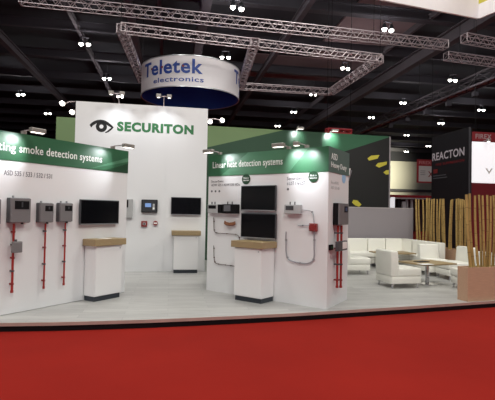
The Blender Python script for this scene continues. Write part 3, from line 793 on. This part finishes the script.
# bright lamps on thin arms beside the logo wall
def bare(px, py, px2, py2, D, label):
    p = at_D(px, py, D); q = at_D(px2, py2, D)
    r = empty('arm_lamp', label, 'spotlight', p)
    MB().sph((0, 0, 0), .055).build('bulb', LAMP, r, smooth=True)
    MB().cyl((0, .05, 0), (0, .15, .01), .065, .04, n=14).build('reflector', LAMPH, r)
    MB().tube([(0, .12, .01), (q - p) * .5 + Vector((0, .1, .04)), (q - p)], .012, 6).build('arm', STEEL, r)
eL = WB.P(0.02, PZ + HB, -.2)
bare(62, 103.2, 74.5, 101.5, 11.75, 'upper bright lamp on a thin arm left of the tall logo wall')
bare(71.8, 112, 74.5, 113.2, 11.75, 'lower bright lamp at the upper left edge of the logo wall')
bare(222.3, 120.2, 207.5, 119, 12.3, 'bright lamp on a thin arm right of the tall logo wall')
bare(210.2, 121.6, 207.5, 122.2, 12.75, 'small bright lamp touching the right edge of the logo wall')
# thin white sticks beside the block
p = at_D(349.5, 170.5, 9.2)
r = empty('display_stick', 'short white rods poking out behind the slate header corner', 'rod', W3.P(W3.L + .04, PZ + 2.2, -.02))
q0 = W3.P(W3.L + .04, PZ + 2.18, -.02)
MB().cyl((0, 0, .0), Vector(at_D(351.5, 171.5, q0.y)) - q0, .012, n=8).build('rod', SILV, r)
MB().cyl((0, 0, .08), Vector(at_D(349.8, 169.5, q0.y)) - q0, .018, n=8).build('rod', TXW, r)

# ------------------------------------------------------------------ lounge
def lounge_chair_proto():
    r = empty('lounge_chair', 'x', 'chair', group='white cube lounge chairs')
    # local: seat faces +x ; size .72 x .70
    MB().box(-.36, .36, -.33, .33, .10, .26, .02).build('base', LEATH, r, smooth=True)
    MB().box(-.20, .37, -.335, .335, .26, .43, .03, 3).build('seat_cushion', LEATH, r, smooth=True)
    mb = MB(); mb.box(-.37, -.17, -.335, .335, .255, .80, .03, 3)
    for v in mb.bm.verts:
        if v.co.z > .4: v.co.x -= (v.co.z - .4) * .10 * (1 if v.co.x > -.27 else .15)
    mb.build('backrest', LEATH, r, smooth=True)
    for a in (-1, 1):
        for b in (-1, 1):
            MB().cyl((a * .31, b * .28, .0), (a * .30, b * .27, .105), .017, .026, n=10).build('leg', CHROME, r)
    return r
LC = lounge_chair_proto(); index_kids(LC); used = [False]
def chair(x, y, rz, label, sc=1):
    o = LC if not used[0] else copy_tree(LC); used[0] = True
    o.location = (x, y, PZ + .003); o.rotation_euler.z = math.radians(rz); o['label'] = label
    if sc != 1: o.scale = (sc, sc, 1)
    return o
def fp(px, py, z=PZ): return at_z(px, py, z)
pA_ = fp(390, 289); chair(pA_.x + .30, pA_.y + .40, 14, 'nearest white lounge chair, its back to the display block, before the near table')
q = fp(371, 275); chair(q.x - .40, q.y + .34, 8, 'white lounge chair half hidden behind the right side of the display block')
q = fp(440.5, 279.5); chair(q.x + .46, q.y + .2, 186, 'white lounge chair facing left between near table and bamboo planter')
q = fp(453, 291.5); chair(q.x + .60, q.y + .33, 183, 'white lounge chair mostly hidden behind the front planter box')
q = at_D(432.5, 262, 12.25); chair(q.x, q.y, -82, 'white lounge chair behind the near table facing the viewer', .82)

# corner bench: modules
def bench(name, P0, P1, depth, label, top=.82, m=LEATH, side=1):
    """backrest runs along P0->P1 on the rear, seat on the viewer side"""
    W = Wall(P0, P1); r = empty(name, label, 'sofa', W.loc(0), W.rz, 'modules of the white corner bench')
    L = W.L
    MB().box(.012, L - .012, -depth, 0, .09, .27, .02).build('base', m, r, smooth=True)
    MB().box(.012, L - .012, -depth - .01, -.16, .27, .43, .03, 3).build('seat_cushion', m, r, smooth=True)
    MB().box(.012, L - .012, -.2, 0, .27, top, .03, 3).build('backrest', m, r, smooth=True)
    for x in (.1, L - .1):
        for y in (-depth + .08, -.1): MB().cyl((x, y, 0), (x, y, .1), .02, .028, n=8).build('leg', CHROME, r)
    return W
bc = at_D(404, 250, 14.8); bcp = Vector((bc.x, bc.y))
bL = Vector((*at_D(330, 250, 14.25).xy,)); bR = Vector((*at_D(446, 250, 12.75).xy,))
m1_ = bL.lerp(bcp, .46); cstart = bcp + (bL - bcp).normalized() * .75; cend = bcp + (bR - bcp).normalized() * .75
bench('bench_sofa', bL, m1_, .68, 'left module of the white corner bench, partly behind the display block')
bench('bench_sofa', m1_, cstart, .68, 'middle straight module of the white bench along the grey partition')
# corner module
Wc = Wall(cstart, bcp); r = empty('corner_sofa', 'corner module where the white bench turns towards the viewer', 'sofa', Wc.loc(0), Wc.rz, 'modules of the white corner bench')
ce = cend; v = Vector((ce.x, ce.y, PZ)) - Wc.a; cx_, cy_ = v.dot(Wc.d), -v.dot(Wc.out)
L = Wc.L
def loc2(p): v = Vector((p.x, p.y, PZ)) - Wc.a; return Vector((v.dot(Wc.d), -v.dot(Wc.out), 0))
e2 = loc2(cend - (bR - bcp).normalized() * .015); dirR = (e2 - Vector((L, 0, 0))).normalized(); inn = Vector((dirR.y, -dirR.x, 0))
if inn.x > 0: inn = -inn
fpz = [Vector((0, 0, 0)), Vector((L, 0, 0)), e2, e2 + inn * .68, Vector((0, -.68, 0))]
fpz = [p + Vector((0, 0, .09)) for p in fpz]
MB().prism(fpz, (0, 0, .18)).build('base', LEATH, r)
MB().prism([p + Vector((0, 0, .18)) for p in fpz], (0, 0, .16)).build('seat_cushion', LEATH, r)
MB().prism([Vector((0, 0, .27)), Vector((L, 0, .27)), Vector((L, -.2, .27)), Vector((0, -.2, .27))], (0, 0, .55)).build('backrest', LEATH, r)
MB().prism([Vector((L, 0, .27)), e2 + Vector((0, 0, .27)), e2 + inn * .2 + Vector((0, 0, .27)), Vector((L, 0, .27)) + inn * .2], (0, 0, .55)).build('backrest', LEATH, r)
for p in (Vector((.1, -.1, 0)), Vector((L - .1, -.15, 0)), e2 + inn * .1): MB().cyl(p, p + Vector((0, 0, .1)), .02, .028, n=8).build('leg', CHROME, r)
mR = cend.lerp(bR, .5)
bench('bench_sofa', cend, mR, .68, 'right hand module of the white bench next to the corner')
bench('bench_sofa', mR, bR, .68, 'last module of the white bench nearest the bamboo, right end')

# grey partition behind the bench
g0 = at_D(330, 240, 14.5); g1 = at_D(413, 240, 15.25)
Wp = Wall(g0, g1)
zp = lz(Wp.on(391, 207.8)[1])
gp = empty('grey_partition', 'low plain grey partition behind the white corner bench', 'partition', Wp.loc(0), Wp.rz)
MB().box(0, Wp.L, .0, .12, 0, zp, .004, 1).build('panel', GPANEL, gp)
MB().box(0, Wp.L, -.006, .126, zp - .03, zp + .004).build('top_trim', mat('partition_trim', (160, 154, 156), .5), gp)

# tables
def table(x, y, rz, w, d, h, label):
    r = empty('coffee_table', label, 'table', (x, y, PZ), math.radians(rz))
    MB().box(-w / 2, w / 2, -d / 2, d / 2, h - .035, h, .004, 1).build('tabletop', OAK, r)
    MB().cyl((0, 0, .02), (0, 0, h - .035), .042, n=20).build('column', CHROME, r, smooth=True)
    b = MB(); b.cyl((0, 0, 0), (0, 0, .012), .25, n=36); b.cyl((0, 0, .012), (0, 0, .03), .25, .06, n=36); b.build('base_plate', CHROME, r)
    MB().box(-.12, .12, -.12, .12, h - .05, h - .034).build('mounting_plate', BLKM, r)
    return r
tc = fp(427, 284.0)
table(tc.x + .02, tc.y + .05, 24, 1.0, .80, .50, 'nearer oak coffee table on a single chrome column')
tc2 = fp(392, 269.5)
table(tc2.x, tc2.y, 10, 1.1, .72, .50, 'farther oak coffee table between the first lounge chair and the bench')
zz = PZ + .50
def flat(px, py, w, d, rz, h, m, name, label, z=zz):
    p = at_z(px, py, z); o = MB().box(-w / 2, w / 2, -d / 2, d / 2, 0, h, .001, 1).build(name, m, None, (p.x, p.y, z), math.radians(rz)); return tag(o, label, name.replace('_', ' '))
flat(425.5, 264.3, .30, .21, 20, .006, PAPER, 'brochure', 'white brochure lying on the nearer coffee table')
flat(421.5, 261.8, .32, .2, 30, .012, BLKM, 'dark_folder', 'dark folder on the nearer coffee table, behind the white brochure')

# ------------------------------------------------------------------ planters and bamboo
def planter(P, rz, L, d, h, label):
    r = empty('planter_box', label, 'planter', (P.x, P.y, PZ), rz)
    t = .03
    b = MB(); b.box(0, L, 0, t, 0, h); b.box(0, L, d - t, d, 0, h); b.box(0, t, t, d - t, 0, h); b.box(L - t, L, t, d - t, 0, h)
    b.build('box', OAKP, r)
    MB().box(t, L - t, t, d - t, 0, h - .04).build('gravel_fill', mat('gravel', (150, 140, 124), .9, noise=.3, nscale=40, bump=.5), r)
    return r
HP = .63
c0 = fp(467.6, 301.8); c1_ = fp(512, 299.2); rzp = math.atan2((c1_ - c0).y, (c1_ - c0).x)
dvec = Vector((-math.sin(rzp), math.cos(rzp), 0)); lvec = Vector((math.cos(rzp), math.sin(rzp), 0))
planter(c0, rzp, 1.6, .25, HP, 'oak clad planter box at the right front corner holding bamboo')
# rear planter, along the booth's right side behind the bench
rp0 = at_D(418, 250, 14.95) + lvec * .0; rp0 = Vector((bcp.x + .42, bcp.y - .2, PZ))
rp1 = Vector((bR.x + .32, bR.y - 1.0, PZ))
dv = (rp1 - rp0); rp0 = rp0 - dv.normalized() * .5 + Vector((.06, 0, 0)); dv = rp1 - rp0; LR = dv.length; rzR = math.atan2(dv.y, dv.x)
rl = dv.normalized(); rn = Vector((-rl.y, rl.x, 0))
planter(rp0, rzR, LR, .36, HP, 'oak planter box behind the right arm of the bench holding bamboo')
def bamboo(base, top, r, label, group):
    o = empty('bamboo_pole', label, 'bamboo', base, 0, group)
    d = top - base; n = random.randint(5, 7); mb = MB()
    a = Vector((0, 0, 0)); q = d.to_track_quat('Z', 'Y').to_matrix()
    bend = q @ Vector((random.uniform(-.02, .02), random.uniform(-.02, .02), 0))
    f = lambda t: d * t + bend * math.sin(PI * t)
    ts = [0]; 
    for i in range(n): ts.append(ts[-1] + random.uniform(.8, 1.2))
    ts = [t / ts[-1] for t in ts]
    pts = [f(t) for t in ts]
    for i in range(n):
        r0 = r * (1 - .22 * ts[i]); r1 = r * (1 - .22 * ts[i + 1])
        mb.cyl(pts[i], pts[i + 1], r0, r1, n=9)
    mb.build('culm', BAM, o, smooth=True)
    for i in range(1, n):
        rr_ = r * (1 - .22 * ts[i]) * 1.08; u_ = (pts[i + 1] - pts[i]).normalized() * .007
        MB().cyl(pts[i] - u_, pts[i] + u_, rr_, n=9).build('node_ring', BAMN, o)
ORD = ['first', 'second', 'third', 'fourth', 'fifth', 'sixth', 'seventh', 'eighth', 'ninth', 'tenth', 'eleventh', 'twelfth', 'thirteenth', 'fourteenth', 'fifteenth', 'sixteenth', 'seventeenth', 'eighteenth', 'nineteenth', 'twentieth',
       'twenty first', 'twenty second', 'twenty third', 'twenty fourth', 'twenty fifth', 'twenty sixth', 'twenty seventh', 'twenty eighth', 'twenty ninth', 'thirtieth', 'thirty first', 'thirty second']
# front: (base px, top px, top py, row depth, radius)
FP = [(470.8, 466.5, 194.5, .08, .031), (473.8, 469.6, 193.5, .16, .029), (478.2, 475.0, 195.5, .09, .026), (481.4, 479.0, 194.8, .17, .023), (484.4, 482.6, 195.5, .08, .025), (486.6, 487.2, 195.0, .15, .026),
      (489.4, 490.8, 196, .09, .024), (492.6, 493.6, 195.2, .16, .027), (496.5, 497.5, 194, .08, .028), (500, 501, 195, .16, .027)]
def on_row(px, O, l, n, d, z, py=250):
    """point at photo column px on the line O + n*d + l*t"""
    rr1 = ray(px, py); m = Vector((rr1.y, -rr1.x, 0))
    o = Vector((O.x, O.y, 0)) + n * d; t = (-(o - Vector((0, 0, 0))).dot(m)) / l.dot(m)
    p = o + l * t; return Vector((p.x, p.y, z)), t
for i, (bx, tx, ty, d, r_) in enumerate(FP):
    b_, t_ = on_row(bx, c0, lvec, dvec, d, PZ + HP - .037, 268)
    if t_ < .13: b_ = Vector((c0.x, c0.y, 0)) + lvec * (.12 + .02 * i) + dvec * d; b_.z = PZ + HP - .037
    tp = at_D(tx, ty, b_.y + random.uniform(-.03, .03))
    lean = 'leaning left' if tx < bx - 1.5 else ('leaning right' if tx > bx + 1 else 'upright')
    bamboo(b_, tp, r_, '%s bamboo pole from the left in the front planter, %s' % (ORD[i], lean), 'bamboo poles in the front planter')
RP = [(416.6, 416.0), (419.6, 418.6), (422.2, 422.9), (426, 426.8), (429.8, 429.2), (431.6, 431.8), (434.2, 434), (437.6, 437.2), (439.6, 440.2), (443.6, 442.6), (444.8, 443.6), (449.2, 451.2), (450.6, 452.4),
      (457, 456.4), (458.8, 458.4), (460.4, 460.2), (462.4, 462.4), (465, 464), (468, 466.8)]
for i, (bx, tx) in enumerate(RP):
    d = (.09, .19, .27, .13, .235)[i % 5]
    b_, t_ = on_row(bx, rp0, rl, rn, d, PZ + HP - .037, 240)
    t_ = min(max(t_, .09), LR - .09)
    b_ = Vector((rp0.x, rp0.y, 0)) + rn * d + rl * t_; b_.z = PZ + HP - .037
    ztop = PZ + 2.15 + random.uniform(-.05, .05)
    tp = Vector((tx, 0, 0)); q = at_D(tx, 199.3 + random.uniform(-1.2, .8), b_.y)
    lean = 'leaning left' if tx < bx - .7 else ('leaning right' if tx > bx + .7 else 'upright')
    bamboo(b_, q, .030 if i % 3 else .037, '%s bamboo pole from the left in the rear planter, %s' % (ORD[i], lean), 'bamboo poles in the rear planter')

# ------------------------------------------------------------------ neighbours in the hall
# black tower with lettering on its long side
n0 = at_D(467.7, 300, 20); tw_rz = HRZ
near = Vector((n0.x, n0.y, 0))
fx = (431.4 - 247.5) / F
# its visible left side runs along the hall axis
t_ = 0
for kk in range(4000):
    p = near + vA * (kk * .002)
    d = p - Vector((0, 0, 0))
    # horizontal column of the far end
    v = Vector((p.x, p.y, 3.5)) - CAM
    px = CX + F * v.dot(_r) / v.dot(_f)
    if px <= 431.4: t_ = kk * .002; break
far = near + vA * t_
Wt = Wall(far, near, 0)
zt_ = Wt.on(455, 131)[1]
r = empty('black_tower', 'black neighbouring stand tower with white lettering right of the lounge', 'exhibition tower', Wt.loc(0), Wt.rz)
MB().box(0, Wt.L, 0, .14, 0, zt_, .01, 1).build('panel', TOWERK, r)
x0, z0 = Wt.on(432.6, 161.3); x1, z1 = Wt.on(464.5, 156.2); zt2 = Wt.on(464.5, 147.6)[1]
text_on('REACTON', 'lettering', mat('letter_pale', (214, 208, 216), .5), r, x0, x1, z0, z0 + (zt2 - z1), y=-.01, bold=.015)
a_ = Wt.on(436, 165.2); b_ = Wt.on(464.3, 161)
text_on('FIRE SUPPRESSION', 'lettering', SIGNR, r, a_[0], b_[0], a_[1] - .04, a_[1] + .07, y=-.01)
x0, z0 = Wt.on(433.8, 171.6); MB().box(x0 - .02, x0 + .32, -.01, 0, z0 - .1, z0 + .1).build('red_patch', REDB, r)
for i, (px, w_) in enumerate(((446, 0), (447, 0))):
    a_ = Wt.on(433.3, 176.2 + i * 2.4); b_ = Wt.on(px, 176)
    MB().box(a_[0], b_[0], -.008, 0, a_[1] - .02, a_[1] + .02).build('text_line', TXK, r)
MB().box(Wt.L, Wt.L + .05, -.01, .05, 0, zt_).build('edge_profile', GREYS, r)

# white stand with maroon base, its lamplight painted in as emission
p0 = near + uA * .17 + vA * .05
Ww = Wall(p0, p0 + uA * 4 , 0)
ztop = Ww.on(480, 141.8)[1]; zmid = Ww.on(480, 183)[1]
r = empty('white_stand', 'brightly lit white neighbouring stand with maroon lower wall at right edge', 'exhibition stand', Ww.loc(0), Ww.rz)
MB().box(0, 4, 0, 1.2, zmid, ztop, .01, 1).build('upper_panel', BAKEDLIT, r)
MB().box(.02, 4, .02, 1.2, 0, zmid).build('maroon_wall', MAROON, r)
MB().box(-.02, .0, -.01, .05, 0, ztop).build('edge_profile', GREYS, r)
x0, z0 = Ww.on(489, 171)
MB().prism([Vector((x0 - .18, -.01, z0 + .12)), Vector((x0, -.01, z0 - .14)), Vector((x0 + .18, -.01, z0 + .12)), Vector((x0 + .1, -.01, z0 + .12)), Vector((x0, -.01, z0 - .03)), Vector((x0 - .1, -.01, z0 + .12))], (0, .01, 0)).build('emblem', PAPER, r)
x0, z0 = Ww.on(484, 141.2)
MB().cyl((x0, -.3, z0 + .05), (x0, -.3, z0 - .06), .07, .09, n=12).build('lamp_head', LAMPH, r)
MB().sph((x0, -.3, z0 - .03), .07).build('bulb', LAMPS, r); MB().cyl((x0, -.3, z0 + .05), (x0, .05, z0 - .0), .015, n=6).build('arm', STEEL, r)
# firex signs
def firex(x0, x1, y0, y1, D, label, full=False):
    a = at_D(x0, y1, D); Wf = Wall(a, a + uA * 3, 0)
    A = Wf.on(x0, y0); B_ = Wf.on(x1, y1)
    w, h = B_[0] - A[0], A[1] - B_[1]
    r = empty('hanging_sign', label, 'sign', Wf.loc(A[0], 0, B_[1]), Wf.rz)
    MB().box(0, w, 0, .06, 0, h, .004, 1).build('board', SIGNR, r)
    if full:
        MB().box(w * .1, w * .93, -.006, 0, h * .06, h * .72).build('white_field', mat('sign_field', (190, 184, 182), .6), r)
        text_on('FIREX', 'lettering', mat('sign_pale_text', (196, 130, 132), .6), r, w * .12, w * .84, h * .80, h * .93, y=-.01, bold=.01)
        for s_ in (-1, 1):
            cx_, cz_ = w * .82, h * .38; q = w * .16
            MB().prism([Vector((cx_ - q, -.012, cz_ - s_ * q)), Vector((cx_ - q + .09, -.012, cz_ - s_ * q)), Vector((cx_ + q, -.012, cz_ + s_ * q)), Vector((cx_ + q - .09, -.012, cz_ + s_ * q))], (0, .005, 0)).build('red_cross', REDB, r)
        for i in range(3): MB().box(w * .2, w * .5, -.01, -.005, h * (.5 - .08 * i), h * (.52 - .08 * i)).build('text_line', TXK, r)
    else:
        text_on('FIREX', 'lettering', mat('sign_pale_grey_text', (176, 152, 152), .6), r, w * .09, w * .60, h * .28, h * .78, y=-.01, bold=.02)
    for x in (w * .1, w * .9): MB().cyl((x, .03, h), (x, .03, 13.6 - B_[1]), .012, n=5).build('hanging_wire', BLKM, r)
firex(417.2, 433.5, 159.2, 183.2, 33, 'red framed hanging sign with a red cross, left of the black tower', True)
firex(472.6, 504, 131.5, 142.5, 24, 'red hanging sign above the white lit stand at the right edge')

# low distant stand under the cream wall
p0 = at_D(388, 230, 44); Wd = Wall(p0, p0 + uA * 10, 0)
r = empty('distant_stand', 'distant white stand with red fascia glimpsed between the green wall and bamboo', 'exhibition stand', Wd.loc(0), Wd.rz)
zf0 = Wd.on(410, 197.6)[1]; zf1 = Wd.on(410, 195.2)[1]
MB().box(0, 9, -.1, .1, zf0, zf1).build('red_fascia', FASC, r)
MB().box(0, 9, 0, 3, zf0 - .12, zf0).build('canopy', WHITE, r)
xw = Wd.on(390.8, 205)[0]; xw1 = Wd.on(394.6, 205)[0]
MB().box(xw, xw1, -.05, .3, 0, zf0).build('lit_column', BAKEDLIT, r)
MB().box(0, 9, 2.8, 3, 0, zf0).build('rear_wall', mat('dim_wall', (84, 60, 62), .7), r)
for px in (398, 404, 409, 413.2, 418, 423):
    x0 = Wd.on(px, 205)[0]
    MB().box(x0, x0 + random.uniform(.1, .35), 1.2, 1.5, 0, zf0 * random.uniform(.7, 1)).build('partition_panel', random.choice([TOWERK, WHITE, MAROON]), r)
# dark stand behind the bamboo with maroon base, fills below the tower
p0 = at_D(470, 250, 24); 

# ------------------------------------------------------------------ lights
def area(loc, size, power, target=None, color=(1, 1, 1), spread=180, sizey=None):
    l = bpy.data.lights.new('lamp', 'AREA'); l.energy = power; l.size = size; l.color = color; l.spread = math.radians(spread)
    if sizey: l.shape = 'RECTANGLE'; l.size_y = sizey
    o = bpy.data.objects.new('hall_light', l); COL.objects.link(o); o.location = loc
    d = Vector(target) - Vector(loc) if target else Vector((0, 0, -1))
    o.rotation_euler = d.to_track_quat('-Z', 'Y').to_euler(); return o
K = .50
for x, y, p in ((-7, -2, 1500), (1.5, -3, 1600), (9, -1, 1500), (-6, 8, 700), (2, 9, 900), (10, 9, 900), (3, 17, 500)):
    area((x, y, 12.3), 2.4, p * K, (x * .6, y + 3.0, 0), (1, .985, .905))
LAMP_LIT = {0: 1, 1: 1, 2: 1, 4: 1, 5: 1, 6: 1, 7: 1, 9: 1, 11: 1, 17: 1, 18: 1, 19: 1, 15: 1, 20: 1}
for i in LAMP_LIT:
    p0, p1, _ = LIGHTS[i]; c = (at_z(*p0, 12.6) + at_z(*p1, 12.6)) / 2
    l = bpy.data.lights.new('lamp', 'POINT'); l.energy = 150; l.shadow_soft_size = .25; l.color = (1, .97, .98)
    o = bpy.data.objects.new('hall_light', l); COL.objects.link(o); o.location = (c.x, c.y, 12.3)
for x, y in ((-9, 12), (0, 12), (9, 13), (-16, 20), (17, 20), (3, 22)):
    l = bpy.data.lights.new('lamp', 'POINT'); l.energy = 90; l.shadow_soft_size = .3; l.color = (1, .97, .98)
    o = bpy.data.objects.new('hall_light', l); COL.objects.link(o); o.location = (x, y, 12.3)
# glow on the cream far wall
q = at_D(401, 166, 78)
l = bpy.data.lights.new('wallwash', 'SPOT'); l.energy = 26000; l.spot_size = math.radians(75); l.spot_blend = 1; l.shadow_soft_size = .3; l.color = (1, .97, .72)
o = bpy.data.objects.new('hall_light', l); COL.objects.link(o); fw = H(*toH(q), q.z); o.location = fw - vA * 2
o.rotation_euler = (vA).to_track_quat('-Z', 'Y').to_euler()
for (W, x, reach, z, pw, aim, wide, dx) in SPOTS:
    l = bpy.data.lights.new('spot', 'SPOT'); l.energy = pw; l.spot_size = math.radians(wide); l.spot_blend = .9; l.shadow_soft_size = .05; l.color = (.93, .97, 1)
    o = bpy.data.objects.new('spot_light', l); COL.objects.link(o)
    p = W.P(x, z, reach); o.location = p
    o.rotation_euler = (W.P(x + dx, aim + PZ, 0) - p).to_track_quat('-Z', 'Y').to_euler()
w = bpy.data.worlds.new('world'); S.world = w; w.use_nodes = True
w.node_tree.nodes['Background'].inputs[0].default_value = (.9, .88, 1, 1); w.node_tree.nodes['Background'].inputs[1].default_value = .3
